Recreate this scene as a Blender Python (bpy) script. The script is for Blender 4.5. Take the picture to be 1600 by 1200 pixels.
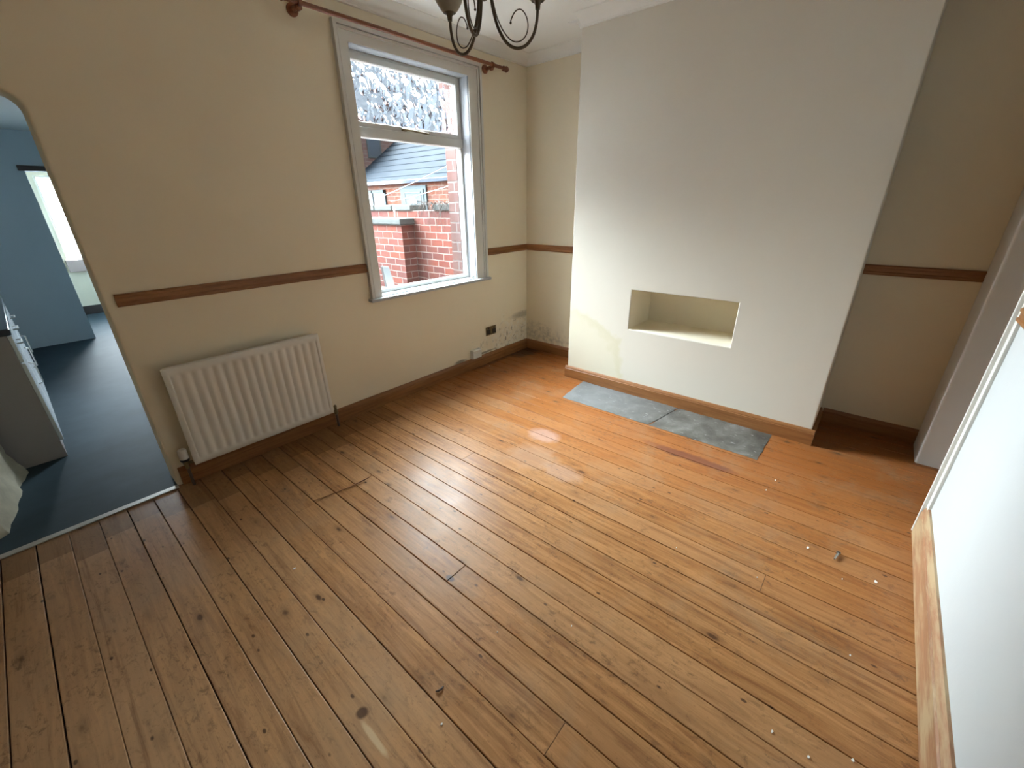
import bpy, bmesh, math, random
from mathutils import Vector, Matrix, noise
random.seed(7)
for o in list(bpy.data.objects): bpy.data.objects.remove(o)
SC = bpy.context.scene
COL = SC.collection

# ------------------------------------------------------------------ camera
CAM = (-3.5959, -2.8705, 1.5254)
YAW, PITCH, ROLL, FPX = 0.8592, 0.4090, -0.0150, 651.33
cd = bpy.data.cameras.new('camera'); cam = bpy.data.objects.new('camera', cd); COL.objects.link(cam)
fw = Vector((math.sin(YAW)*math.cos(PITCH), math.cos(YAW)*math.cos(PITCH), -math.sin(PITCH)))
rt = Vector((math.cos(YAW), -math.sin(YAW), 0)); up = rt.cross(fw)
r2 = rt*math.cos(ROLL) + up*math.sin(ROLL); u2 = r2.cross(fw)
cam.matrix_world = Matrix(((r2.x, u2.x, -fw.x, CAM[0]), (r2.y, u2.y, -fw.y, CAM[1]), (r2.z, u2.z, -fw.z, CAM[2]), (0, 0, 0, 1)))
cd.sensor_width = 36; cd.sensor_fit = 'HORIZONTAL'; cd.lens = FPX/1600*36; cd.clip_start = .02; cd.clip_end = 200
SC.camera = cam

# ------------------------------------------------------------------ world, light, exposure
SC.view_settings.view_transform = 'Standard'; SC.view_settings.look = 'None'
SC.view_settings.exposure = 1.45; SC.view_settings.gamma = 1; SC.view_settings.use_curve_mapping = False
W = bpy.data.worlds.new('overcast_sky'); SC.world = W; W.use_nodes = True
bg = W.node_tree.nodes['Background']; bg.inputs[0].default_value = (0.84, 0.93, 1.0, 1)
# overcast sky, with an added bright lobe shaped to light the room, not the yard
SKY_BASE, SKY_LOBE, SKY_LOW = 1.2, 30.0, 60.0
wn = W.node_tree; tc = wn.nodes.new('ShaderNodeTexCoord'); dt = wn.nodes.new('ShaderNodeVectorMath'); dt.operation = 'DOT_PRODUCT'
dt.inputs[1].default_value = Vector((.46, .76, .46)).normalized(); wn.links.new(tc.outputs['Generated'], dt.inputs[0])
def wm(op, a, b, clamp=False):
    n = wn.nodes.new('ShaderNodeMath'); n.operation = op; n.use_clamp = clamp
    for i, v in enumerate((a, b)):
        if isinstance(v, float): n.inputs[i].default_value = v
        else: wn.links.new(v, n.inputs[i])
    return n.outputs[0]
lobe = wm('POWER', wm('MAXIMUM', dt.outputs['Value'], 0.0), 3.0)
dt2 = wn.nodes.new('ShaderNodeVectorMath'); dt2.operation = 'DOT_PRODUCT'
dt2.inputs[1].default_value = Vector((-.46, .80, .42)).normalized(); wn.links.new(tc.outputs['Generated'], dt2.inputs[0])
low = wm('POWER', wm('MAXIMUM', dt2.outputs['Value'], 0.0), 7.0)      # second bright lobe, added out of view to light the chimney breast
wn.links.new(wm('ADD', wm('MULTIPLY', low, SKY_LOW), wm('ADD', wm('MULTIPLY', lobe, SKY_LOBE), SKY_BASE)), bg.inputs[1])
def portal(name, loc, sx, sy, rot):
    l = bpy.data.lights.new(name, 'AREA'); l.shape = 'RECTANGLE'; l.size = sx; l.size_y = sy; l.cycles.is_portal = True
    o = bpy.data.objects.new(name, l); o.location = loc; o.rotation_euler = rot; COL.objects.link(o)
# sampling portals in the real openings (they give no light of their own)
portal('portal_room', (-1.28, .34, 1.67), 1.1, 1.62, (-math.pi/2, 0, 0))
portal('portal_kitchen', (-2.22, 2.3, 1.5), 1.15, 1.45, (0, math.pi/2, 0))
portal('portal_back', (-2.7, 6.72, 1.4), 1.1, 0.8, (-math.pi/2, 0, 0))

# ------------------------------------------------------------------ materials
def mat(name):
    m = bpy.data.materials.new(name); m.use_nodes = True
    nt = m.node_tree; b = nt.nodes['Principled BSDF']
    return m, nt, b
def N(nt, t, **k):
    n = nt.nodes.new(t)
    for a, v in k.items(): setattr(n, a, v)
    return n
def setin(n, **k):
    for a, v in k.items():
        key = a.replace('_', ' ')
        n.inputs[key].default_value = v
def math_n(nt, op, a, b=None, clamp=False):
    n = N(nt, 'ShaderNodeMath', operation=op, use_clamp=clamp)
    for i, v in enumerate((a, b)):
        if v is None: continue
        if isinstance(v, (int, float)): n.inputs[i].default_value = v
        else: nt.links.new(v, n.inputs[i])
    return n.outputs[0]
def mix(nt, fac, a, b, bt='MIX'):
    n = N(nt, 'ShaderNodeMix', data_type='RGBA', blend_type=bt)
    for i, v in ((0, fac), (6, a), (7, b)):
        if isinstance(v, (int, float)): n.inputs[i].default_value = v
        elif isinstance(v, tuple): n.inputs[i].default_value = (*v, 1) if len(v) == 3 else v
        else: nt.links.new(v, n.inputs[i])
    return n.outputs[2]
def objco(nt): return N(nt, 'ShaderNodeTexCoord').outputs['Object']
def noise_n(nt, scale, detail=3, rough=.5, vec=None, dist=0):
    n = N(nt, 'ShaderNodeTexNoise'); setin(n, Scale=scale, Detail=detail, Roughness=rough, Distortion=dist)
    if vec is not None: nt.links.new(vec, n.inputs['Vector'])
    return n.outputs[0]
def ramp(nt, fac, stops):
    r = N(nt, 'ShaderNodeValToRGB'); cr = r.color_ramp
    while len(cr.elements) < len(stops): cr.elements.new(.5)
    for e, (p, c) in zip(cr.elements, stops):
        e.position = p; e.color = (c, c, c, 1) if isinstance(c, (int, float)) else (*c, 1)
    nt.links.new(fac, r.inputs[0]); return r.outputs[0]
def bump(nt, b, h, strength=.2, dist=.002):
    n = N(nt, 'ShaderNodeBump'); setin(n, Strength=strength, Distance=dist)
    nt.links.new(h, n.inputs['Height']); nt.links.new(n.outputs[0], b.inputs['Normal'])
def scaled(nt, vec, s):
    n = N(nt, 'ShaderNodeMapping'); n.inputs['Scale'].default_value = s; nt.links.new(vec, n.inputs[0]); return n.outputs[0]
def simple(name, c, rough=.5, metal=0, bmp=0, bscale=200, var=.06, vscale=8):
    m, nt, b = mat(name); co = objco(nt)
    n = noise_n(nt, vscale, 4, .6, co)
    lo = tuple(x*(1-var) for x in c); hi = tuple(min(1, x*(1+var)) for x in c)
    nt.links.new(mix(nt, n, lo, hi), b.inputs['Base Color'])
    setin(b, Roughness=rough, Metallic=metal)
    if bmp: bump(nt, b, noise_n(nt, bscale, 3, .6, co), bmp, .002)
    return m
def blob(nt, co, c, r, wob=.35, nscale=7):
    """1 inside a ragged ellipsoid centred on c with radii r, falling to 0 outside"""
    s = N(nt, 'ShaderNodeVectorMath', operation='SUBTRACT'); nt.links.new(co, s.inputs[0]); s.inputs[1].default_value = c
    d = N(nt, 'ShaderNodeVectorMath', operation='DIVIDE'); nt.links.new(s.outputs[0], d.inputs[0]); d.inputs[1].default_value = r
    l = N(nt, 'ShaderNodeVectorMath', operation='LENGTH'); nt.links.new(d.outputs[0], l.inputs[0])
    n = noise_n(nt, nscale, 4, .6, co)
    return math_n(nt, 'ADD', l.outputs['Value'], math_n(nt, 'MULTIPLY', math_n(nt, 'SUBTRACT', n, .5), wob*4))
def inside(nt, v, a=.9, b=1.05): return ramp(nt, v, [(a if a < 1 else .99, 1), (min(b, 1), 0)])

CREAM = (.82, .735, .56)
def plaster(name, c=CREAM, kind=None, rough=.75):
    m, nt, b = mat(name); co = objco(nt)
    n = noise_n(nt, 1.6, 4, .55, co)
    col = mix(nt, n, tuple(x*.95 for x in c), tuple(min(1, x*1.04) for x in c))
    if kind == 'damp_corner':          # salts and mould low in the window-wall corner
        v = blob(nt, co, (-.12, 0, .16), (.70, .6, .30), .45, 9)
        m1 = math_n(nt, 'MULTIPLY', inside(nt, v, .55, 1.0), ramp(nt, noise_n(nt, 26, 5, .7, co), [(.42, 0), (.62, 1)]))
        col = mix(nt, math_n(nt, 'MULTIPLY', m1, .75), col, (.86, .84, .76))
        m2 = math_n(nt, 'MULTIPLY', inside(nt, v, .7, 1.0), ramp(nt, noise_n(nt, 17, 6, .75, co, .6), [(.54, 0), (.64, 1)]))
        col = mix(nt, math_n(nt, 'MULTIPLY', m2, .7), col, (.27, .23, .16))
        # rising edge of the stain
        vb = blob(nt, co, (-.06, 0, .40), (.26, .3, .05), .2, 12)
        col = mix(nt, math_n(nt, 'MULTIPLY', inside(nt, vb, .4, 1.0), .65), col, (.33, .29, .20))
        for c_, r_ in (((-.335, 0, .24), (.012, .3, .04)), ((-.36, 0, .19), (.012, .3, .03)), ((-1.03, 0, .115), (.10, .3, .022)), ((-.70, 0, .12), (.22, .3, .014))):
            vb = blob(nt, co, c_, r_, .15, 25); col = mix(nt, math_n(nt, 'MULTIPLY', inside(nt, vb, .5, 1.0), .8), col, (.20, .17, .12))
    if kind == 'damp_alcove':
        v = blob(nt, co, (0, -.12, .12), (.5, .55, .22), .5, 9)
        m1 = math_n(nt, 'MULTIPLY', inside(nt, v, .5, 1.0), ramp(nt, noise_n(nt, 22, 5, .7, co), [(.40, 0), (.62, 1)]))
        col = mix(nt, math_n(nt, 'MULTIPLY', m1, .6), col, (.34, .31, .25))
    if kind == 'damp_chimney':         # yellowed water mark with a darker tide line
        v = blob(nt, co, (-.45, -.86, .10), (.6, .58, .58), .16, 4)
        body = inside(nt, v, .86, 1.0)
        col = mix(nt, math_n(nt, 'MULTIPLY', body, .7), col, (.69, .645, .49))
        tide = ramp(nt, v, [(.80, 0), (.92, 1), (.99, 0)])
        col = mix(nt, math_n(nt, 'MULTIPLY', tide, .5), col, (.60, .56, .36))
        v = blob(nt, co, (-.45, -.86, .50), (.6, .12, .24), .22, 5)
        col = mix(nt, math_n(nt, 'MULTIPLY', inside(nt, v, .6, 1.0), .5), col, (.70, .68, .52))
    nt.links.new(col, b.inputs['Base Color']); setin(b, Roughness=rough)
    h = math_n(nt, 'ADD', noise_n(nt, 9, 4, .55, co), math_n(nt, 'MULTIPLY', noise_n(nt, 160, 3, .6, co), .25))
    bump(nt, b, h, .25, .004)
    return m
M_wall_window = plaster('cream_paint_mouldy_corner', kind='damp_corner')
M_wall_alcove = plaster('cream_paint_alcove', kind='damp_alcove')
M_breast = plaster('cream_paint_water_mark', (.70, .66, .565), kind='damp_chimney')
M_cream = plaster('cream_paint'); M_niche = plaster('yellower_recess_paint', (.86, .785, .615))
M_white_wall = plaster('white_wall_paint', (.48, .495, .485))
M_nib = plaster('white_corner_paint', (.80, .80, .78))
M_ceil = plaster('ceiling_paint', (.84, .83, .78))
M_white = simple('white_gloss_paint', (.68, .67, .62), .35, 0, .15, 60, .03)
M_upvc = simple('white_plastic', (.66, .66, .63), .3, 0, 0, 1, .02)
M_upvc_out = simple('weathered_white_paint', (.055, .066, .070), .8, 0, 0, 1, .05)
M_board = simple('white_board_plastic', (.26, .29, .31), .6, 0, 0, 1, .05)
M_lining = simple('reveal_white_paint', (.44, .465, .485), .45, 0, .1, 60, .03)
M_rad = simple('radiator_enamel', (.74, .72, .66), .35, 0, .05, 90, .03)
M_bronze = simple('dark_bronze', (.095, .072, .045), .42, .5, .1, 120, .25, 30)
M_brass = simple('aged_brass', (.20, .16, .09), .35, .8, .05, 100, .2, 30)
M_black = simple('black_plastic', (.018, .018, .018), .4)
M_chrome = simple('dull_chrome', (.45, .45, .44), .3, 1)
M_copper = simple('painted_pipe', (.12, .09, .07), .5, .3)
M_stone = None

def wood(name, base, dark, axis, rough=.45, grain=1.0, worn=None):
    m, nt, b = mat(name); co = objco(nt)
    sc = {'x': (1.2, 22, 22), 'y': (22, 1.2, 22), 'z': (22, 22, 1.2)}[axis]
    n = noise_n(nt, 2.2, 6, .65, scaled(nt, co, sc), .8)
    n2 = noise_n(nt, 3, 3, .5, co)
    col = mix(nt, ramp(nt, n, [(.33, 0), (.66, 1)]), dark, base)
    col = mix(nt, math_n(nt, 'MULTIPLY', n2, .35), col, tuple(x*.6 for x in dark))
    if worn:
        w = ramp(nt, noise_n(nt, 5, 5, .7, scaled(nt, co, {'x': (.6, 3, 3), 'y': (3, .6, 3), 'z': (3, 3, .6)}[axis])), [(.46, 0), (.60, 1)])
        col = mix(nt, w, col, worn)
    nt.links.new(col, b.inputs['Base Color']); setin(b, Roughness=rough)
    bump(nt, b, n, .12*grain, .002)
    return m
M_skx = wood('stained_skirting_x', (.34, .150, .048), (.20, .078, .022), 'x')
M_sky = wood('stained_skirting_y', (.35, .150, .048), (.22, .082, .022), 'y')
M_skw = wood('worn_pine_skirting', (.36, .18, .09), (.24, .11, .05), 'x', .5, 1.5, (.38, .27, .15))
M_pole = wood('pole_wood', (.30, .10, .038), (.17, .05, .02), 'x', .3)
M_dark_wood = simple('dark_header_wood', (.05, .035, .03), .5)

def floor_mat():
    m, nt, b = mat('varnished_pine_boards'); co = objco(nt)
    at = N(nt, 'ShaderNodeAttribute', attribute_name='board'); rnd = at.outputs['Fac']
    off = N(nt, 'ShaderNodeCombineXYZ'); nt.links.new(math_n(nt, 'MULTIPLY', rnd, 37.0), off.inputs[1]); nt.links.new(math_n(nt, 'MULTIPLY', rnd, 11.0), off.inputs[2])
    ad = N(nt, 'ShaderNodeVectorMath', operation='ADD'); nt.links.new(co, ad.inputs[0]); nt.links.new(off.outputs[0], ad.inputs[1]); v = ad.outputs[0]
    g1 = noise_n(nt, 1.6, 7, .68, scaled(nt, v, (24, 1.5, 1)), 1.1)
    g2 = noise_n(nt, 2.4, 4, .6, scaled(nt, v, (6, .9, 1)), 1.8)
    col = mix(nt, ramp(nt, g1, [(.34, 0), (.64, 1)]), (.23, .100, .034), (.47, .235, .09))
    col = mix(nt, math_n(nt, 'MULTIPLY', ramp(nt, g2, [(.45, 0), (.75, 1)]), .5), col, (.34, .145, .05))
    col = mix(nt, math_n(nt, 'MULTIPLY', math_n(nt, 'SUBTRACT', rnd, .35, True), .6), col, (.50, .29, .14))
    # redder, richer varnish beside the chimney breast
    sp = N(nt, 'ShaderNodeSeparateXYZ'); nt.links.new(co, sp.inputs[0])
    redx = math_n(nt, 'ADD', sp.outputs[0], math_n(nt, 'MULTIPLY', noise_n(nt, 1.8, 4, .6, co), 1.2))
    rm = N(nt, 'ShaderNodeMapRange'); rm.inputs[1].default_value = -1.6; rm.inputs[2].default_value = -.2; nt.links.new(redx, rm.inputs[0])
    col = mix(nt, math_n(nt, 'MULTIPLY', rm.outputs[0], .88), col, (.26, .080, .016))
    # duller, browner boards on the kitchen side, lightened in place of missing fill light
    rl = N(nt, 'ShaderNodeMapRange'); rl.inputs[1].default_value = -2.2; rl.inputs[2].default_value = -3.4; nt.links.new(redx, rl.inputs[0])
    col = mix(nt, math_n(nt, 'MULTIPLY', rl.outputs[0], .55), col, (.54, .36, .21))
    # knots
    vk = N(nt, 'ShaderNodeTexVoronoi'); setin(vk, Scale=1.0, Randomness=1.0); nt.links.new(scaled(nt, v, (8, 3.6, 1)), vk.inputs['Vector'])
    kn = ramp(nt, math_n(nt, 'ADD', vk.outputs['Distance'], math_n(nt, 'MULTIPLY', noise_n(nt, 30, 3, .6, co), .05)), [(.07, 1), (.12, .3), (.24, 0)])
    col = mix(nt, math_n(nt, 'MULTIPLY', kn, .88), col, (.055, .025, .012))
    # nail holes and small dents
    vn = N(nt, 'ShaderNodeTexVoronoi'); setin(vn, Scale=1.0, Randomness=1.0); nt.links.new(scaled(nt, v, (13, 7, 1)), vn.inputs['Vector'])
    nh = ramp(nt, vn.outputs['Distance'], [(.05, 1), (.085, 0)])
    col = mix(nt, math_n(nt, 'MULTIPLY', nh, .85), col, (.04, .02, .012))
    # grime specks and short dark streaks
    sk = ramp(nt, noise_n(nt, 30, 5, .75, scaled(nt, v, (1.6, .8, 1)), .6), [(.52, 0), (.66, 1)])
    sk = math_n(nt, 'MULTIPLY', sk, ramp(nt, noise_n(nt, 4, 3, .6, co), [(.36, 0), (.58, 1)]))
    col = mix(nt, math_n(nt, 'MULTIPLY', sk, .62), col, (.10, .055, .03))
    # fine pitting
    pt = ramp(nt, noise_n(nt, 75, 4, .8, scaled(nt, v, (1.3, .8, 1))), [(.60, 0), (.72, 1)])
    col = mix(nt, math_n(nt, 'MULTIPLY', pt, .55), col, (.10, .05, .025))
    # long darker resin streaks
    rs = ramp(nt, noise_n(nt, 1.3, 5, .7, scaled(nt, v, (16, 1.0, 1)), .8), [(.54, 0), (.70, 1)])
    col = mix(nt, math_n(nt, 'MULTIPLY', rs, .6), col, (.15, .06, .025))
    # scuffed grey-brown traffic dirt
    d = ramp(nt, noise_n(nt, 3.2, 6, .7, co, .4), [(.50, 0), (.72, 1)])
    col = mix(nt, math_n(nt, 'MULTIPLY', d, .30), col, (.30, .22, .14))
    # older dark varnish plus painted radiator shade, ending on a board-by-board line
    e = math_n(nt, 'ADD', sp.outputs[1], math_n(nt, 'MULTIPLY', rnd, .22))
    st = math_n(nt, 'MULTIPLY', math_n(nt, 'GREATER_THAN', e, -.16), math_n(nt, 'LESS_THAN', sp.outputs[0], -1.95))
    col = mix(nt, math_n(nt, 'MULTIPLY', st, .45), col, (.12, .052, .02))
    # paint bloom, burn and gouge marks
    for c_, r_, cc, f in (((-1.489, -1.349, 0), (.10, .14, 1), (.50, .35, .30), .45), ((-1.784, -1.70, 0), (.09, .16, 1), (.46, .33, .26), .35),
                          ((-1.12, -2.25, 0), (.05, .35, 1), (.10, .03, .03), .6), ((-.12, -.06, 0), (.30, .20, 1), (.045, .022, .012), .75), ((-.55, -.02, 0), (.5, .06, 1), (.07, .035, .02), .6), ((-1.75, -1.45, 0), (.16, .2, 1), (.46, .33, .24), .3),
                          ((-3.315, -2.04, 0), (.012, .085, 1), (.62, .46, .28), .8), ((-3.300, -1.945, 0), (.022, .022, 1), (.05, .025, .015), .85),
                          ((-2.755, -1.765, 0), (.016, .028, 1), (.07, .07, .075), .8), ((-.66, -1.895, 0), (.17, .10, 1), (.03, .03, .028), 1.0)):
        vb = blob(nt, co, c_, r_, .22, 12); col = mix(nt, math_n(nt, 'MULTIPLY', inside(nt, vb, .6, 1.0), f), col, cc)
    nt.links.new(col, b.inputs['Base Color'])
    rg = math_n(nt, 'ADD', math_n(nt, 'MULTIPLY', noise_n(nt, 7, 6, .7, co), .34), math_n(nt, 'MULTIPLY', rnd, .08))
    nt.links.new(math_n(nt, 'ADD', rg, .16), b.inputs['Roughness'])
    b.inputs['Specular IOR Level'].default_value = .13
    h = math_n(nt, 'ADD', math_n(nt, 'MULTIPLY', g1, .5), math_n(nt, 'MULTIPLY', noise_n(nt, 14, 4, .6, co), .6))
    h = math_n(nt, 'SUBTRACT', h, math_n(nt, 'MULTIPLY', kn, .6))
    bump(nt, b, h, .22, .003)
    return m
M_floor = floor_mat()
M_sub = simple('dark_underfloor', (.012, .009, .007), .9)

def stone_mat():
    m, nt, b = mat('grey_hearth_stone'); co = objco(nt)
    n = noise_n(nt, 6, 7, .65, co, .5)
    col = ramp(nt, n, [(.30, (.045, .041, .034)), (.5, (.105, .10, .085)), (.72, (.20, .195, .175))])
    w = ramp(nt, noise_n(nt, 18, 5, .7, scaled(nt, co, (2, .8, 1))), [(.60, 0), (.70, 1)])
    col = mix(nt, math_n(nt, 'MULTIPLY', w, .6), col, (.55, .56, .55))
    sp = N(nt, 'ShaderNodeSeparateXYZ'); nt.links.new(co, sp.inputs[0])
    rm = N(nt, 'ShaderNodeMapRange'); rm.inputs[1].default_value = -1.9; rm.inputs[2].default_value = -1.2
    nt.links.new(math_n(nt, 'ADD', sp.outputs[1], math_n(nt, 'MULTIPLY', noise_n(nt, 5, 4, .6, co), .25)), rm.inputs[0])
    col = mix(nt, math_n(nt, 'MULTIPLY', rm.outputs[0], .55), col, (.20, .212, .222))
    nt.links.new(col, b.inputs['Base Color']); setin(b, Roughness=.5); bump(nt, b, n, .5, .006); return m
M_stone = stone_mat()

def brick_mat(name, c1=(.165, .048, .032), c2=(.10, .038, .034), mortar=(.24, .20, .175), L=.225, H=.086):
    m, nt, b = mat(name); co = objco(nt)
    sp = N(nt, 'ShaderNodeSeparateXYZ'); nt.links.new(co, sp.inputs[0])
    geo = N(nt, 'ShaderNodeNewGeometry'); sn = N(nt, 'ShaderNodeSeparateXYZ'); nt.links.new(geo.outputs['True Normal'], sn.inputs[0])
    isx = math_n(nt, 'GREATER_THAN', math_n(nt, 'ABSOLUTE', sn.outputs[0]), .5)
    h = math_n(nt, 'ADD', math_n(nt, 'MULTIPLY', sp.outputs[1], isx), math_n(nt, 'MULTIPLY', sp.outputs[0], math_n(nt, 'SUBTRACT', 1.0, isx)))
    cv = N(nt, 'ShaderNodeCombineXYZ'); nt.links.new(h, cv.inputs[0]); nt.links.new(sp.outputs[2], cv.inputs[1])
    dn = N(nt, 'ShaderNodeTexNoise'); setin(dn, Scale=9.0, Detail=2.0); nt.links.new(co, dn.inputs['Vector'])
    dv = N(nt, 'ShaderNodeVectorMath', operation='SCALE'); nt.links.new(dn.outputs['Color'], dv.inputs[0]); dv.inputs['Scale'].default_value = .018
    av = N(nt, 'ShaderNodeVectorMath', operation='ADD'); nt.links.new(cv.outputs[0], av.inputs[0]); nt.links.new(dv.outputs[0], av.inputs[1])
    br = N(nt, 'ShaderNodeTexBrick'); nt.links.new(av.outputs[0], br.inputs['Vector'])
    setin(br, Scale=1.0); br.inputs['Brick Width'].default_value = L; br.inputs['Row Height'].default_value = H; br.inputs['Mortar Size'].default_value = .007
    br.inputs['Mortar Smooth'].default_value = .3
    br.inputs['Color1'].default_value = (*c1, 1); br.inputs['Color2'].default_value = (*c2, 1); br.inputs['Mortar'].default_value = (*mortar, 1)
    n = noise_n(nt, 5, 6, .7, co)
    col = mix(nt, math_n(nt, 'MULTIPLY', ramp(nt, n, [(.4, 0), (.75, 1)]), .45), br.outputs['Color'], (.12, .085, .078))
    nt.links.new(col, b.inputs['Base Color']); setin(b, Roughness=.9)
    hgt = math_n(nt, 'ADD', math_n(nt, 'SUBTRACT', 1.0, br.outputs['Fac']), math_n(nt, 'MULTIPLY', n, .4))
    bump(nt, b, hgt, .6, .008); return m
M_brick = brick_mat('red_yard_brick')
M_brick2 = brick_mat('orange_outhouse_brick', (.085, .027, .014), (.055, .022, .015), (.11, .09, .075))
M_brick3 = brick_mat('weathered_house_brick', (.10, .052, .045), (.115, .07, .063), (.14, .125, .115))
M_coping = simple('mossy_coping', (.085, .092, .088), .9, 0, .6, 40, .4, 20)
M_conc = simple('yard_concrete', (.14, .14, .135), .9, 0, .4, 30, .2, 4)

def slate_mat():
    m, nt, b = mat('blue_grey_slates'); co = objco(nt)
    sp = N(nt, 'ShaderNodeSeparateXYZ'); nt.links.new(co, sp.inputs[0])
    cv = N(nt, 'ShaderNodeCombineXYZ'); nt.links.new(sp.outputs[1], cv.inputs[0]); nt.links.new(sp.outputs[0], cv.inputs[1])
    br = N(nt, 'ShaderNodeTexBrick'); nt.links.new(cv.outputs[0], br.inputs['Vector'])
    setin(br, Scale=1.0); br.inputs['Brick Width'].default_value = .26; br.inputs['Row Height'].default_value = .19; br.inputs['Mortar Size'].default_value = .008
    br.inputs['Color1'].default_value = (.014, .019, .025, 1); br.inputs['Color2'].default_value = (.010, .014, .019, 1); br.inputs['Mortar'].default_value = (.003, .004, .0055, 1)
    n = noise_n(nt, 2.5, 5, .65, co)
    col = mix(nt, math_n(nt, 'MULTIPLY', n, .5), br.outputs['Color'], (.010, .013, .017))
    nt.links.new(col, b.inputs['Base Color']); setin(b, Roughness=.8); b.inputs['Specular IOR Level'].default_value = .15
    bump(nt, b, math_n(nt, 'SUBTRACT', 1.0, br.outputs['Fac']), .6, .01); return m
M_slate = slate_mat()

def glass_mat(name, tex=False, smooth=False):
    m = bpy.data.materials.new(name); m.use_nodes = True; nt = m.node_tree; nt.nodes.clear()
    out = N(nt, 'ShaderNodeOutputMaterial')
    if not tex:                       # thin clear pane: straight-through with a fresnel reflection
        tr = N(nt, 'ShaderNodeBsdfTransparent'); tr.inputs[0].default_value = (.94, .96, .96, 1)
        gl = N(nt, 'ShaderNodeBsdfGlossy'); gl.inputs['Roughness'].default_value = .02
        lw = N(nt, 'ShaderNodeLayerWeight'); lw.inputs[0].default_value = .5; fac = math_n(nt, 'ADD', math_n(nt, 'MULTIPLY', math_n(nt, 'POWER', lw.outputs['Facing'], 5.0), .5), .03)
        mx = N(nt, 'ShaderNodeMixShader'); nt.links.new(fac, mx.inputs[0]); nt.links.new(tr.outputs[0], mx.inputs[1]); nt.links.new(gl.outputs[0], mx.inputs[2])
        nt.links.new(mx.outputs[0], out.inputs[0])
    else:                             # hammered privacy glass
        b = N(nt, 'ShaderNodeBsdfPrincipled'); setin(b, Roughness=.04, IOR=1.35); b.inputs['Transmission Weight'].default_value = 1
        b.inputs['Base Color'].default_value = (.95, .98, 1, 1)
        co = objco(nt)
        dn = N(nt, 'ShaderNodeTexNoise'); setin(dn, Scale=14.0, Detail=2.0); nt.links.new(co, dn.inputs['Vector'])
        dv = N(nt, 'ShaderNodeVectorMath', operation='SCALE'); nt.links.new(dn.outputs['Color'], dv.inputs[0]); dv.inputs['Scale'].default_value = .05
        av = N(nt, 'ShaderNodeVectorMath', operation='ADD'); nt.links.new(scaled(nt, co, (1, 1, .55)), av.inputs[0]); nt.links.new(dv.outputs[0], av.inputs[1])
        vo = N(nt, 'ShaderNodeTexVoronoi', feature='SMOOTH_F1'); setin(vo, Scale=19.0, Smoothness=.4); nt.links.new(av.outputs[0], vo.inputs['Vector'])
        bp = N(nt, 'ShaderNodeBump'); setin(bp, Strength=1.0, Distance=.024); nt.links.new(vo.outputs['Distance'], bp.inputs['Height'])
        if not smooth: nt.links.new(bp.outputs[0], b.inputs['Normal'])
        nt.links.new(b.outputs[0], out.inputs[0])
    return m
M_glass = glass_mat('clear_glass'); M_glass2 = glass_mat('hammered_glass', True); M_glass3 = glass_mat('hammered_glass_back', True, True)
def shade_mat():
    m, nt, b = mat('frosted_shade_glass'); setin(b, Roughness=.5); b.inputs['Base Color'].default_value = (.44, .42, .33, 1)
    b.inputs['Transmission Weight'].default_value = .35; return m
M_shade = shade_mat()
M_kwall = plaster('blue_kitchen_paint', (.56, .67, .73))
M_kfloor = simple('blue_grey_vinyl', (.044, .066, .082), .6, 0, .05, 40, .4, 3)
M_kfloor.node_tree.nodes['Principled BSDF'].inputs['Specular IOR Level'].default_value = .08
M_kceil = plaster('kitchen_ceiling', (.78, .82, .80))
M_rough = simple('peeling_masonry', (.55, .50, .38), .9, 0, 1.0, 22, .3, 14)
M_cab = simple('grey_cabinet_side', (.40, .37, .36), .5, 0, 0, 1, .04)
M_door = simple('white_cabinet_gloss', (.78, .83, .86), .15, 0, 0, 1, .02)
M_wtop = simple('dark_worktop', (.05, .06, .075), .12)
M_alu = simple('threshold_aluminium', (.50, .49, .46), .4, .3, .2, 60, .15)
M_tile = simple('pink_sill_tile', (.45, .34, .30), .4)
M_flake = simple('white_paint_chip', (.85, .85, .82), .6)
M_vine = simple('dry_stems', (.05, .035, .028), .9)
M_line = simple('white_cord', (.22, .225, .23), .6)

for m_ in (M_brick, M_brick2, M_brick3, M_coping, M_conc, M_slate, M_upvc_out):
    m_.node_tree.nodes['Principled BSDF'].inputs['Specular IOR Level'].default_value = .04

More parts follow.
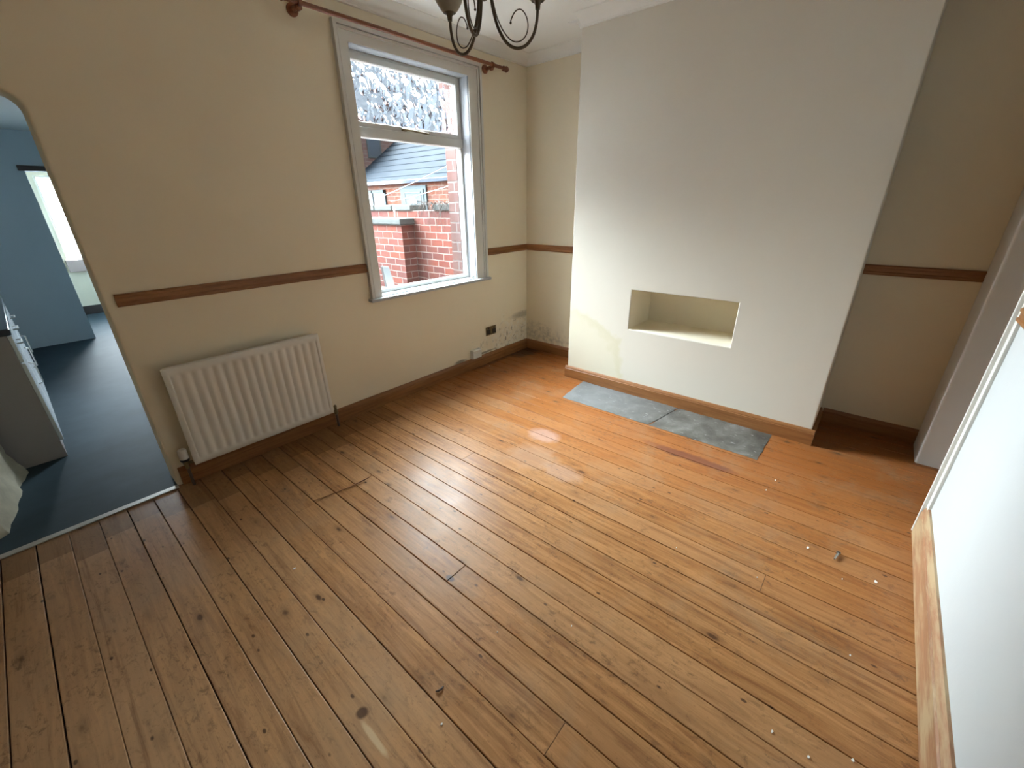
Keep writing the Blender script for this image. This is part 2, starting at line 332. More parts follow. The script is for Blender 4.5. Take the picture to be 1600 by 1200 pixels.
# ------------------------------------------------------------------ mesh helpers
class MB:
    def __init__(s): s.bm = bmesh.new()
    def box(s, x0, x1, y0, y1, z0, z1, bev=0, seg=2):
        r = bmesh.ops.create_cube(s.bm, size=1)
        vs = r['verts']
        for v in vs:
            v.co = Vector(((x0+x1)/2+v.co.x*(x1-x0), (y0+y1)/2+v.co.y*(y1-y0), (z0+z1)/2+v.co.z*(z1-z0)))
        if bev:
            es = list({e for v in vs for e in v.link_edges})
            bmesh.ops.bevel(s.bm, geom=es, offset=bev, segments=seg, profile=.5, affect='EDGES')
        return s
    def quad(s, *ps):
        s.bm.faces.new([s.bm.verts.new(p) for p in ps]); return s
    def extrude(s, prof, a, b, fn):
        """prof: 2-D outline; fn(p, t) -> 3-D for t=a and t=b"""
        A = [s.bm.verts.new(fn(p, a)) for p in prof]; B = [s.bm.verts.new(fn(p, b)) for p in prof]
        n = len(prof)
        for i in range(n): s.bm.faces.new((A[i], A[(i+1) % n], B[(i+1) % n], B[i]))
        s.bm.faces.new(A[::-1]); s.bm.faces.new(B); return s
    def rings(s, rings, closed=False, cap=True):
        R = [[s.bm.verts.new(p) for p in r] for r in rings]; n = len(R[0])
        m = len(R) if closed else len(R)-1
        for i in range(m):
            a, b = R[i], R[(i+1) % len(R)]
            for j in range(n): s.bm.faces.new((a[j], a[(j+1) % n], b[(j+1) % n], b[j]))
        if cap and not closed: s.bm.faces.new(R[0][::-1]); s.bm.faces.new(R[-1])
        return s
    def tube(s, pts, r, n=10):
        pts = [Vector(p) for p in pts]; rs = r if isinstance(r, (list, tuple)) else [r]*len(pts)
        rings = []; t0 = (pts[1]-pts[0]).normalized(); ref = Vector((0, 0, 1)) if abs(t0.z) < .9 else Vector((1, 0, 0))
        nrm = t0.cross(ref).normalized()
        for i, p in enumerate(pts):
            t = (pts[min(i+1, len(pts)-1)]-pts[max(i-1, 0)]).normalized()
            nrm = (nrm-t*nrm.dot(t)).normalized(); bn = t.cross(nrm)
            rings.append([p+(nrm*math.cos(a)+bn*math.sin(a))*rs[i] for a in [k*2*math.pi/n for k in range(n)]])
        return s.rings(rings)
    def lathe(s, prof, c=(0, 0, 0), axis='z', n=24, cap=True):
        rings = []
        for r, h in prof:
            ring = []
            for k in range(n):
                a = 2*math.pi*k/n; p = (r*math.cos(a), r*math.sin(a), h)
                if axis == 'x': p = (p[2], p[0], p[1])
                if axis == 'y': p = (p[1], p[2], p[0])
                ring.append((c[0]+p[0], c[1]+p[1], c[2]+p[2]))
            rings.append(ring)
        return s.rings(rings, cap=cap)
    def ball(s, c, r, n=12):
        g = bmesh.ops.create_uvsphere(s.bm, u_segments=n, v_segments=n//2+2, radius=r)
        for v in g['verts']: v.co += Vector(c)
        return s
    def build(s, name, m, parent=None, smooth=False, label=None):
        bmesh.ops.recalc_face_normals(s.bm, faces=s.bm.faces)
        me = bpy.data.meshes.new(name); s.bm.to_mesh(me); s.bm.free()
        if smooth:
            for p in me.polygons: p.use_smooth = True
            try: me.set_sharp_from_angle(angle=math.radians(40))
            except Exception: pass
        me.materials.append(m)
        o = bpy.data.objects.new(name, me); COL.objects.link(o)
        if parent: put(o, parent)
        if label: o['label'] = label
        return o
def put(o, parent):
    """parent o; meshes are written in world coordinates, so undo the parent's transform"""
    o.parent = parent
    w = Matrix.Identity(4); p = parent
    chain = []
    while p: chain.append(p); p = p.parent
    for q in reversed(chain): w = w @ q.matrix_parent_inverse @ Matrix.LocRotScale(q.location, q.rotation_euler, q.scale)
    o.matrix_parent_inverse = w.inverted()
def thing(name, label, cat, loc=(0, 0, 0), group=None):
    o = bpy.data.objects.new(name, None); o.location = loc; o.empty_display_size = .05; COL.objects.link(o)
    o['label'] = label; o['category'] = cat
    if group: o['group'] = group
    return o
def tag(o, label, cat, group=None):
    o['label'] = label; o['category'] = cat
    if group: o['group'] = group
    return o
def struct(o, label=None, cat=None):
    o['kind'] = 'structure'
    if label: o['label'] = label
    if cat: o['category'] = cat
    return o
def sempty(name, label, cat, loc=(0, 0, 0)):
    o = bpy.data.objects.new(name, None); o.location = loc; COL.objects.link(o); return struct(o, label, cat)
def panel(outer, holes, y0, y1, name, m, plane='xz', bev=0, parent=None):
    """flat wall with holes: outline in two axes, thickness along the third"""
    cu = bpy.data.curves.new(name, 'CURVE'); cu.dimensions = '2D'; cu.fill_mode = 'BOTH'
    cu.extrude = (y1-y0)/2-bev; cu.bevel_depth = bev; cu.bevel_resolution = 2; cu.offset = -bev if bev else 0
    for pts in [outer]+holes:
        sp = cu.splines.new('POLY'); sp.points.add(len(pts)-1); sp.use_cyclic_u = True
        for q, p in zip(sp.points, pts): q.co = (p[0], p[1], 0, 1)
    tmp = bpy.data.objects.new('tmp', cu); COL.objects.link(tmp)
    dg = bpy.context.evaluated_depsgraph_get(); me = bpy.data.meshes.new_from_object(tmp.evaluated_get(dg))
    bpy.data.objects.remove(tmp); bpy.data.curves.remove(cu)
    yc = (y0+y1)/2
    for v in me.vertices:
        a, b_, c = v.co
        v.co = (a, yc+c, b_) if plane == 'xz' else (yc+c, a, b_)
    bm = bmesh.new(); bm.from_mesh(me); bmesh.ops.remove_doubles(bm, verts=bm.verts, dist=1e-5); bmesh.ops.recalc_face_normals(bm, faces=bm.faces); bm.to_mesh(me); bm.free()
    me.name = name; me.materials.clear(); me.materials.append(m)
    for p in me.polygons: p.use_smooth = bool(bev)
    if bev:
        try: me.set_sharp_from_angle(angle=math.radians(35))
        except Exception: pass
    o = bpy.data.objects.new(name, me); COL.objects.link(o)
    if parent: put(o, parent)
    return o
def rect(a0, a1, b0, b1): return [(a0, b0), (a1, b0), (a1, b1), (a0, b1)]

# ------------------------------------------------------------------ room shell
H = 2.71; C_ = 3.347; BX = -.451; B0 = -.860; B1 = -2.803; XL = -4.45
WX0, WX1, WZ0, WZ1 = -1.798, -.762, .8835, 2.461     # window opening inside the linings
DX0, DX1, DZ = -4.06, -3.347, 1.98                    # doorway to the kitchen

# floor of separate boards, one mesh
def build_floor():
    bm = bmesh.new(); lay = bm.faces.layers.float.new('board')
    w = .1165; k0 = -26; gap = .0016
    known = {-10: [-1.765], -9: [-.815], -4: [-1.12], -7: [-.41], -11: [-.79], -3: [-2.83], -12: [-2.47, -.80]}
    y_lo, y_hi = -C_-.60, 0.0
    for k in range(k0, 15):
        a = -1.611+k*w; b = a+w
        if b < XL: continue
        if a > 0: break
        a_ = max(a, XL); b_ = min(b, .0)
        js = known.get(k)
        if js is None:
            js = []
        ys = [y_hi]+sorted([j for j in js], reverse=True)+[y_lo]
        for i in range(len(ys)-1):
            g2 = .0022 if k in (-10, -9) else .0009
            t, s_ = ys[i]-(g2 if i else 0), ys[i+1]+(g2 if i < len(ys)-2 else 0)
            gl = gap*random.uniform(.3, 1.5); gr = gap*random.uniform(.3, 1.5); dz = random.uniform(-.0012, 0)
            x0, x1 = a_+gl, b_-gr; r = .0025
            prof = [(x0, -.02), (x0, -r+dz), (x0+r*.4, -r*.3+dz), (x0+r, dz), (x1-r, dz), (x1-r*.4, -r*.3+dz), (x1, -r+dz), (x1, -.02)]
            A = [bm.verts.new((px, s_, pz)) for px, pz in prof]; B = [bm.verts.new((px, t, pz)) for px, pz in prof]
            rv = random.random(); fs = []
            for j in range(len(prof)-1): fs.append(bm.faces.new((A[j], A[j+1], B[j+1], B[j])))
            fs.append(bm.faces.new(A[::-1])); fs.append(bm.faces.new(B))
            for f in fs: f[lay] = rv
    for f in bm.faces: f.material_index = 0
    # dark solum seen through the gaps
    f = bm.faces.new([bm.verts.new(p) for p in ((XL, y_lo, -.012), (0, y_lo, -.012), (0, 0, -.012), (XL, 0, -.012))]); f.material_index = 1
    bmesh.ops.recalc_face_normals(bm, faces=bm.faces)
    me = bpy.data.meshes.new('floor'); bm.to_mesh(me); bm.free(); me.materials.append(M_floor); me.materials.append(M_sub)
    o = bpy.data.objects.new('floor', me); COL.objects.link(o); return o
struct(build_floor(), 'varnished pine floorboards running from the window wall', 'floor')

# window wall: inner skin (plaster), with window and rounded-corner doorway
def arch_hole():
    r = .07; pts = [(DX0, -.1), (DX1, -.1)]
    for k in range(0, 7):
        a = k/6*math.pi/2; pts.append((DX1-r+r*math.cos(a), DZ-r+r*math.sin(a)))
    for k in range(0, 7):
        a = math.pi/2+k/6*math.pi/2; pts.append((DX0+r+r*math.cos(a), DZ-r+r*math.sin(a)))
    return pts
outl = [(XL-.15, -.1), (DX0, -.1)]
r = .07
outl += [(DX0, DZ-r)]+[(DX0+r-r*math.cos(k/6*math.pi/2), DZ-r+r*math.sin(k/6*math.pi/2)) for k in range(1, 7)]
outl += [(DX1-r+r*math.sin(k/6*math.pi/2), DZ-r+r*math.cos(k/6*math.pi/2)) for k in range(0, 7)]
outl += [(DX1, -.1), (.15, -.1), (.15, H+.05), (XL-.15, H+.05)]
struct(panel(outl, [rect(WX0-.02, WX1+.02, WZ0-.02, WZ1+.02)], 0, .17, 'wall_window', M_wall_window, bev=.012), 'cream wall with the sash-style window and kitchen doorway', 'wall')
# outer brick skin of the same wall (right of the kitchen wing)
struct(panel(rect(-2.35, .15, -.4, 3.4), [rect(WX0+.02, WX1-.012, WZ0-.05, WZ1+.01)], .171, .30, 'wall_outside', M_brick3), 'brick outer face of the window wall', 'wall')
# fireplace-side wall: alcoves
struct(MB().box(0, .15, -C_-1.6, 0, -.1, H+.05).build('wall_alcove', M_wall_alcove), 'cream wall at the back of both alcoves', 'wall')
# chimney breast with the niche
def breast():
    m = MB(); bm = m.bm
    n0, n1, z0, z1, nd = -1.429, -2.211, .5615, .8825, .39
    ys = [B0, n0, n1, B1]; zs = [-.02, z0, z1, H]
    V = {(i, j): bm.verts.new((BX, ys[i], zs[j])) for i in range(4) for j in range(4)}
    for i in range(3):
        for j in range(3):
            if (i, j) != (1, 1): bm.faces.new((V[i, j], V[i+1, j], V[i+1, j+1], V[i, j+1]))
    D = {(i, j): bm.verts.new((BX+nd, ys[i], zs[j])) for i in (1, 2) for j in (1, 2)}
    bm.faces.new([D[1, 1], D[2, 1], D[2, 2], D[1, 2]])
    loop = [(1, 1), (2, 1), (2, 2), (1, 2)]
    for k in range(4):
        a, b = loop[k], loop[(k+1) % 4]; bm.faces.new((V[a], V[b], D[b], D[a]))
    S = {(i, j): bm.verts.new((0, ys[i], zs[j])) for i in (0, 3) for j in (0, 3)}
    bm.faces.new((V[0, 0], V[0, 1], V[0, 2], V[0, 3], S[0, 3], S[0, 0])); bm.faces.new((V[3, 0], V[3, 1], V[3, 2], V[3, 3], S[3, 3], S[3, 0]))
    bm.faces.new([V[i, 3] for i in range(4)]+[S[3, 3], S[0, 3]]); bm.faces.new([V[i, 0] for i in range(4)]+[S[3, 0], S[0, 0]])
    bm.faces.new((S[0, 0], S[0, 3], S[3, 3], S[3, 0]))
    bmesh.ops.recalc_face_normals(bm, faces=bm.faces)
    es = [e for e in bm.edges if (abs(e.verts[0].co.x-BX) < 1e-5 and abs(e.verts[1].co.x-BX) < 1e-5) and len(e.link_faces) == 2 and e.calc_face_angle(0) > .5]
    bmesh.ops.bevel(bm, geom=es, offset=.006, segments=2, profile=.5, affect='EDGES')
    o = m.build('wall_chimney_breast', M_breast); o.data.materials.append(M_niche)
    for p in o.data.polygons:
        c = p.center
        if BX+.004 < c.x < -.02 and n1-.001 < c.y < n0+.001 and z0-.001 < c.z < z1+.001: p.material_index = 1
    return o
struct(breast(), 'projecting cream chimney breast with a rectangular recess and water mark', 'wall')
# wall opposite the window, with the gap through to the hall
XE, XN = -1.083, -.2955
struct(MB().box(XL-.15, XE, -C_-.14, -C_, -.1, H+.05).build('wall_opposite', M_white_wall), 'bright wall facing the window, at the right edge', 'wall')
struct(MB().box(XN, 0, -C_-.60, -C_, -.1, H+.05, .012, 3).build('wall_nib', M_nib), 'rounded white wall end beside the right alcove', 'wall')
struct(MB().box(XE, XN, -C_-.14, -C_, 2.08, H+.05).build('wall_header', M_white_wall), 'wall above the hall opening', 'wall')
struct(MB().box(XL-.15, XL, -C_-.14, 0, -.1, H+.05).build('wall_left', M_cream), 'cream wall left of the camera', 'wall')
struct(MB().box(XE-.9, 0, -C_-1.6, -C_-1.5, -.1, H+.05).build('wall_hall_end', M_cream), 'end wall of the dim hall', 'wall')
struct(MB().box(XE-1.0, XE-.9, -C_-1.6, -C_-.14, -.1, H+.05).build('wall_hall_side', M_cream), 'side wall of the dim hall', 'wall')
struct(MB().box(XE-1, 0, -C_-1.6, -C_-.60, -.1, -.001).build('floor_hall', M_skx), 'brown hall floor', 'floor')
struct(MB().box(XL-.15, .15, -C_-1.6, .17, H, H+.1).build('ceiling', M_ceil), 'off-white painted ceiling', 'ceiling')
# coving
def cove_prof():
    P = [(0, 0), (.012, 0), (.016, -.0)]          # (out from wall, height above 2.652)
    P = [(0, 0), (.018, 0), (.018, .008)]
    for k in range(7):
        a = k/6*math.pi/2; P.append((.022+.10*(1-math.cos(a)), .008+.046*math.sin(a)))
    P += [(.125, .054), (.125, .066), (0, .066)]
    return P
ZC = 2.652
def cove(name, a, b, fn): return struct(MB().extrude(cove_prof(), a, b, fn).build(name, M_ceil, smooth=True), 'off-white plaster coving', 'coving')
cove('trim_1', XL, 0, lambda p, t: (t, -p[0], ZC+p[1]))
cove('trim_2', B0, 0, lambda p, t: (-p[0], t, ZC+p[1]))
cove('trim_3', -C_, B1, lambda p, t: (-p[0], t, ZC+p[1]))
cove('trim_4', B1, B0, lambda p, t: (BX-p[0], t, ZC+p[1]))
cove('trim_5', BX, 0, lambda p, t: (t, B0+p[0], ZC+p[1]))

# ------------------------------------------------------------------ skirtings and dado rail
def skprof(h, t=.02):
    return [(0, 0), (t, 0), (t, h*.76), (t*.8, h*.79), (t*.85, h*.83), (t*.6, h*.93), (t*.35, h), (0, h)]
def sk_x(name, x0, x1, y, sgn, h, t, m, lab):      # runs along x, sticks out sgn*y
    return struct(MB().extrude(skprof(h, t), x0, x1, lambda p, q: (q, y+sgn*p[0], p[1])).build(name, m), lab, 'skirting board')
def sk_y(name, y0, y1, x, h, t, m, lab, sgn=-1):
    return struct(MB().extrude(skprof(h, t), y0, y1, lambda p, q: (x+sgn*p[0], q, p[1])).build(name, m), lab, 'skirting board')
sk_x('baseboard_window', DX1+.025, -2.345, 0, -1, .112, .02, M_skx, 'brown skirting under the radiator')
sk_x('baseboard_corner', -2.335, 0, 0, -1, .104, .022, M_skx, 'brown skirting below the window')
sk_y('baseboard_alcove', B0, -.022, 0, .104, .02, M_sky, 'brown skirting in the left alcove')
sk_y('baseboard_chimney', B1-.02, B0+.02, BX, .110, .02, M_sky, 'moulded brown skirting along the chimney breast')
sk_x('baseboard_return', BX-.0, -.02, B0, 1, .110, .02, M_skx, 'skirting return on the chimney breast side')
sk_y('baseboard_right', -C_, B1-.02, 0, .104, .02, M_sky, 'dark brown skirting in the right alcove')
sk_x('baseboard_cheek', BX, -.02, B1, -1, .110, .02, M_skx, 'skirting return in the right alcove')
sk_x('baseboard_opposite', XL, XE-.014, -C_, 1, .165, .024, M_skw, 'worn pine skirting below the bright wall')
def dprof(): return [(0, 0), (.010, 0), (.018, .008), (.018, .018), (.013, .022), (.013, .040), (.018, .045), (.018, .054), (.010, .062), (0, .062)]
DADO = 1.072
def dado_x(n, x0, x1, y, sgn, lab): return struct(MB().extrude(dprof(), x0, x1, lambda p, q: (q, y+sgn*p[0], DADO+p[1])).build(n, M_skx), lab, 'dado rail')
def dado_y(n, y0, y1, x, lab): return struct(MB().extrude(dprof(), y0, y1, lambda p, q: (x-p[0], q, DADO+p[1])).build(n, M_sky), lab, 'dado rail')
dado_x('trim_6', -3.304, -1.896, 0, -1, 'long brown dado rail between doorway and window')
dado_x('trim_7', -.623, 0, 0, -1, 'short brown dado rail right of the window')
dado_y('trim_8', B0, -.018, 0, 'brown dado rail in the left alcove')
dado_y('trim_9', -C_, B1, 0, 'dark brown dado rail in the right alcove')
dado_x('trim_10', XL, XE-.03, -C_, 1, 'dado rail on the bright wall, only its end in view')
struct(MB().box(XE-.042, XE+.006, -C_, -C_+.012, .0, 2.08, .002).box(XE-.004, XE+.008, -C_, -C_+.026, .0, 2.08, .003).build('trim_11', M_white), 'white corner strip at the edge of the bright wall', 'trim')

# ------------------------------------------------------------------ window
win = sempty('window_1', 'white-framed window with hammered glass fanlight above a clear pane', 'window', (-1.28, 0, WZ0))
FY = .095
def ring3(x0, x1, z0, z1, w, y0, y1, wr=None, wt=None):
    """three-sided frame (left, top, right), mitred, outline x0..x1 / z0..z1"""
    wr = wr or w; wt = wt or w
    m = MB(); bm = m.bm
    O = [(x0, z0), (x0, z1), (x1, z1), (x1, z0)]; I = [(x0+w, z0), (x0+w, z1-wt), (x1-wr, z1-wt), (x1-wr, z0)]
    L = [[bm.verts.new((p[0], y, p[1])) for p in P] for P, y in ((O, y0), (I, y0), (I, y1), (O, y1))]
    for k in range(4):
        A, B = L[k], L[(k+1) % 4]
        for i in range(3): bm.faces.new((A[i], A[i+1], B[i+1], B[i]))
    bm.faces.new([l[0] for l in L]); bm.faces.new([l[3] for l in L])
    return m
a = ring3(-1.894, -.625, .853, 2.559, .096, -.016, 0, .137, .098)
b_ = ring3(-1.894, -.625, .853, 2.559, .022, -.034, -.012); c_ = ring3(-1.866, -.655, .853, 2.531, .014, -.027, -.012)
for q in (b_, c_):
    me = bpy.data.meshes.new('t'); q.bm.to_mesh(me); a.bm.from_mesh(me); q.bm.free(); bpy.data.meshes.remove(me)
a.build('architrave', M_white, win)
m = MB()   # linings of the reveal
m.box(WX0-.02, WX0, -.010, .170, WZ0, WZ1+.02).box(WX1, WX1+.02, -.010, .170, WZ0, WZ1+.02).box(WX0-.02, WX1+.02, -.010, .170, WZ1, WZ1+.02)
m.build('lining', M_lining, win)
m = MB(); m.box(-1.915, -.604, -.052, .0, .853, .876, .006, 3).box(WX0-.019, WX1+.019, -.001, .16, .853, .8835).build('sill_board', M_lining, win)
def frame4(m, x0, x1, z0, z1, w, y0, y1, wb=None, wt=None, bev=.004):
    wb = wb or w; wt = wt or w
    m.box(x0, x0+w, y0, y1, z0, z1, bev); m.box(x1-w, x1, y0, y1, z0, z1, bev)
    m.box(x0+w-.004, x1-w+.004, y0, y1, z0, z0+wb, bev); m.box(x0+w-.004, x1-w+.004, y0, y1, z1-wt, z1, bev); return m
TZ0, TZ1 = 1.963, 2.028
m = MB(); frame4(m, WX0, WX1, WZ0, WZ1, .018, FY, FY+.06, .028, .02); m.box(WX0, WX1, FY-.012, FY+.06, TZ0, TZ1, .006, 3)
m.build('frame', M_upvc, win)
m = MB(); frame4(m, WX0+.015, WX1-.015, TZ1-.004, WZ1-.012, .032, FY-.006, FY+.045, .036, .042, .008); m.build('fanlight_sash', M_upvc, win)
MB().box(WX0+.04, WX1-.04, FY+.018, FY+.024, TZ1+.02, WZ1-.045).build('textured_pane', M_glass2, win, label='hammered privacy glass')
pane = [o for o in win.children if o.name.startswith('textured_pane')][0]; pane.data.materials.append(M_glass3)
for p_ in pane.data.polygons: p_.material_index = 0 if p_.normal.y < -.5 else 1
MB().box(WX0+.012, WX1-.012, FY+.020, FY+.024, WZ0+.02, TZ0+.01).build('clear_pane', M_glass, win)
m = MB(); m.box(-1.385, -1.345, FY-.030, FY-.006, TZ1+.002, TZ1+.020, .004).tube([(-1.37, FY-.026, TZ1+.012), (-1.30, FY-.034, TZ1+.010), (-1.20, FY-.030, TZ1+.006), (-1.14, FY-.026, TZ1+.004)], .007, 8)
m.build('stay_handle', M_brass, win, True, 'brown metal fanlight stay')
m = MB(); m.box(-.80, -.770, .02, .04, .884, .898, .003).tube([(-.80, .03, .895), (-.765, .035, .905), (-.74, .02, .90)], .005, 8).build('catch', M_white, win)

# ------------------------------------------------------------------ curtain pole
pole = thing('curtain_pole', 'reddish-brown wooden curtain pole above the window', 'curtain pole', (-1.25, -.09, 2.553))
MB().tube([(-2.20, -.09, 2.553), (-1.3, -.09, 2.553), (-.43, -.09, 2.556)], .0125, 14).build('rod', M_pole, pole, True)
for i, (x, s) in enumerate(((-2.20, -1), (-.43, 1))):
    P = [(.0125, 0), (.018, .004), (.020, .010), (.014, .016), (.011, .022), (.020, .034), (.023, .046), (.018, .060), (.008, .068), (.001, .070)]
    MB().lathe([(r, s*h) for r, h in P], (x, -.09, 2.554), 'x', 18).build('finial', M_pole, pole, True)
for x in (-2.115, -.555):
    m = MB().lathe([(.032, 0), (.032, -.010), (.026, -.016), (.014, -.022), (.012, -.070), (.020, -.076)], (x, 0, 2.540), 'y', 20)
    m.tube([(x, -.070, 2.534), (x, -.090, 2.534)], .016, 14)
    m.rings([[(x-.009, -.09+math.cos(t)*rr, 2.553+math.sin(t)*rr), (x+.009, -.09+math.cos(t)*rr, 2.553+math.sin(t)*rr), (x+.009, -.09+math.cos(t)*(rr+.008), 2.553+math.sin(t)*(rr+.008)), (x-.009, -.09+math.cos(t)*(rr+.008), 2.553+math.sin(t)*(rr+.008))] for rr in (.0135,) for t in [k*math.pi/10 for k in range(20)]], closed=True)
    m.build('bracket', M_pole, pole, True)

# ------------------------------------------------------------------ radiator
rad = thing('radiator', 'white ribbed panel radiator under the dado rail beside the kitchen doorway', 'radiator', (-2.81, -.03, .13))
RX0, RX1, RZ0, RZ1 = -3.244, -2.378, .130, .730
def rad_panel():
    m = MB(); bm = m.bm; nf = 16; nx = nf*8
    us = [0, .012]+[.022+(RX1-RX0-.044)*i/nx for i in range(nx+1)]+[RX1-RX0-.012, RX1-RX0]
    zs = [0, .010, .030]+[.030+.022*k/4 for k in range(1, 5)]+[.30]+[.548-.0+.022*k/4 for k in range(0, 4)]+[.570, .590, .600]
    def d(u, z):
        e = min(u, RX1-RX0-u, z, .600-z)
        base = -.086-.010*min(1, max(0, e)/.012)**.5
        f = (u-.022)/(RX1-RX0-.044)
        if 0 < f < 1:
            k = min(1, max(0, (min(z, .600-z)-.030)/.030)); k = k*k*(3-2*k)
            s = .5-.5*math.cos(2*math.pi*nf*f); base += .011*k*(1-s**.7)
        return base
    G = [[bm.verts.new((RX0+u, d(u, z), RZ0+z)) for u in us] for z in zs]
    for i in range(len(zs)-1):
        for j in range(len(us)-1): bm.faces.new((G[i][j], G[i][j+1], G[i+1][j+1], G[i+1][j]))
    Bk = [[bm.verts.new((x, -.070, z)) for x in (RX0, RX1)] for z in (RZ0, RZ1)]
    bm.faces.new([G[0][j] for j in range(len(us))]+[Bk[0][1], Bk[0][0]]); bm.faces.new([G[-1][j] for j in range(len(us))]+[Bk[1][1], Bk[1][0]])
    bm.faces.new([G[i][0] for i in range(len(zs))]+[Bk[1][0], Bk[0][0]]); bm.faces.new([G[i][-1] for i in range(len(zs))]+[Bk[1][1], Bk[0][1]])
    bm.faces.new((Bk[0][0], Bk[0][1], Bk[1][1], Bk[1][0]))
    return m.build('front_panel', M_rad, rad, True)
rad_panel()
m = MB()
for k in range(22):
    x = RX0+.03+k*(RX1-RX0-.06)/21; m.box(x-.012, x+.012, -.071, -.040, RZ0+.05, RZ1-.05, .003, 1)
m.build('convector_fins', M_rad, rad)
m = MB().box(RX0+.01, RX1-.01, -.044, -.034, RZ0+.012, RZ1-.004, .003, 1).build('back_panel', M_rad, rad)
m = MB().box(RX0+.012, RX1-.012, -.071, -.043, RZ1-.012, RZ1-.007).build('top_seam', M_rad, rad)
for x in (RX0+.14, RX1-.14): MB().box(x-.015, x+.015, -.036, -.0012, RZ0+.06, RZ1-.06).build('wall_bracket', M_rad, rad)
v = MB().lathe([(.010, 0), (.010, .03), (.016, .032), (.016, .055), (.012, .058)], (-3.280, -.065, .118), 'z', 16); v.tube([(-3.28, -.065, .150), (RX0-.002, -.065, .150)], .009, 10)
v = v.build('radiator_valve', M_brass, rad, True)
MB().lathe([(.019, .182), (.0225, .185), (.0225, .236), (.019, .244), (.010, .246)], (-3.280, -.065, 0), 'z', 20).build('thermostat_head', M_white, v, True, 'white thermostatic head')
MB().lathe([(.0225, .170), (.0235, .172), (.0235, .183), (.0225, .184)], (-3.280, -.065, 0), 'z', 20).build('collar', M_black, v, True, 'black collar')
MB().tube([(-3.28, -.065, .0), (-3.28, -.065, .12)], .008, 10).build('supply_pipe', M_copper, rad, True)
v = MB().lathe([(.008, .10), (.013, .105), (.013, .135), (.008, .140), (.010, .150), (.011, .168), (.005, .176)], (-2.352, -.065, 0), 'z', 14); v.tube([(RX1+.004, -.065, .125), (-2.352, -.065, .125)], .008, 10)
v.build('lockshield_valve', M_brass, rad, True)
MB().tube([(-2.352, -.065, .0), (-2.352, -.065, .105)], .008, 10).build('return_pipe', M_copper, rad, True)

# ------------------------------------------------------------------ socket, junction box
so = thing('wall_socket', 'aged brass double plug socket on the window wall', 'socket', (-.588, 0, .33))
MB().box(-.662, -.514, -.008, 0, .286, .376, .003, 2).build('face_plate', M_brass, so)
for x in (-.628, -.548):
    m = MB().box(x-.026, x+.026, -.0105, -.006, .298, .345, .002, 1); m.build('outlet', M_black, so)
    MB().box(x-.008, x+.008, -.014, -.006, .351, .368, .002, 1).build('switch', M_black, so)
jb = thing('junction_box', 'white square electrical box sitting on the skirting below the socket', 'box', (-.83, 0, .104))
MB().box(-.895, -.775, -.034, 0, .106, .196, .006, 2).build('back_box', M_white, jb)
MB().box(-.892, -.778, -.046, -.034, .109, .193, .006, 2).build('cover', M_white, jb)

# ------------------------------------------------------------------ hearth
def slab(pts, name, label):
    m = MB(); bm = m.bm; n = 9
    a, b, c, d = [Vector(p) for p in pts]
    top = {}
    for i in range(n+1):
        for j in range(n*2+1):
            s, t = i/n, j/(2*n); p = a.lerp(b, t).lerp(d.lerp(c, t), s)
            edge = min(i, n-i, j, 2*n-j)
            if edge == 0: p = p+Vector((random.uniform(-.003, .003), random.uniform(-.003, .003), 0))
            top[i, j] = bm.verts.new((p.x, p.y, .0045+.0022*noise.noise(Vector((p.x*7, p.y*7, 1)))-(.003 if edge == 0 else 0)))
    for i in range(n):
        for j in range(2*n): bm.faces.new((top[i, j], top[i+1, j], top[i+1, j+1], top[i, j+1]))
    ring = [top[0, j] for j in range(2*n+1)]+[top[i, 2*n] for i in range(1, n+1)]+[top[n, j] for j in range(2*n-1, -1, -1)]+[top[i, 0] for i in range(n-1, 0, -1)]
    low = [bm.verts.new((v.co.x, v.co.y, .0003)) for v in ring]
    for k in range(len(ring)): bm.faces.new((ring[k], ring[(k+1) % len(ring)], low[(k+1) % len(ring)], low[k]))
    bm.faces.new(low)
    return tag(m.build(name, M_stone, None, True), label, 'hearth stone')
slab([(-.882, -1.093, 0), (-.881, -1.857, 0), (-.473, -1.931, 0), (-.473, -1.050, 0)], 'hearth_stone', 'pale grey stone hearth slab nearer the window, along the chimney breast skirting')
slab([(-.881, -1.865, 0), (-.882, -2.5885, 0), (-.473, -2.590, 0), (-.473, -1.939, 0)], 'hearth_stone', 'darker mottled stone hearth slab, the half farther from the window')

# ------------------------------------------------------------------ chandelier
CX, CY, ZB = -2.316, -1.67, 2.016
ch = thing('chandelier', 'dark bronze three-arm chandelier with scrolled arms and glass shades', 'chandelier', (CX, CY, H))
MB().lathe([(.001, H), (.055, H), (.055, H-.008), (.035, H-.028), (.012, H-.036), (.001, H-.036)], (CX, CY, 0), 'z', 24).build('ceiling_rose', M_bronze, ch, True)
MB().lathe([(.001, H-.03), (.006, H-.03), (.006, 2.34), (.014, 2.33), (.018, 2.30), (.012, 2.27), (.014, 2.235), (.026, 2.215), (.030, 2.185), (.022, 2.155), (.012, 2.140), (.012, 2.139), (.008, 2.136), (.001, 2.134)], (CX, CY, 0), 'z', 22).build('column', M_bronze, ch, True)
def cr(P, n=8):
    """Catmull-Rom through 2-D points"""
    P = [P[0]]+list(P)+[P[-1]]; out = []
    for i in range(1, len(P)-2):
        for k in range(n):
            t = k/n; a, b, c, d = P[i-1:i+3]
            out.append(tuple(.5*((2*b[j])+(-a[j]+c[j])*t+(2*a[j]-5*b[j]+4*c[j]-d[j])*t*t+(-a[j]+3*b[j]-3*c[j]+d[j])*t**3) for j in (0, 1)))
    out.append(P[-2]); return out
A1 = cr([(.012, .190), (.022, .150), (.030, .100), (.046, .052), (.074, .014), (.109, .0), (.144, .010), (.170, .040), (.182, .078), (.185, .115)])
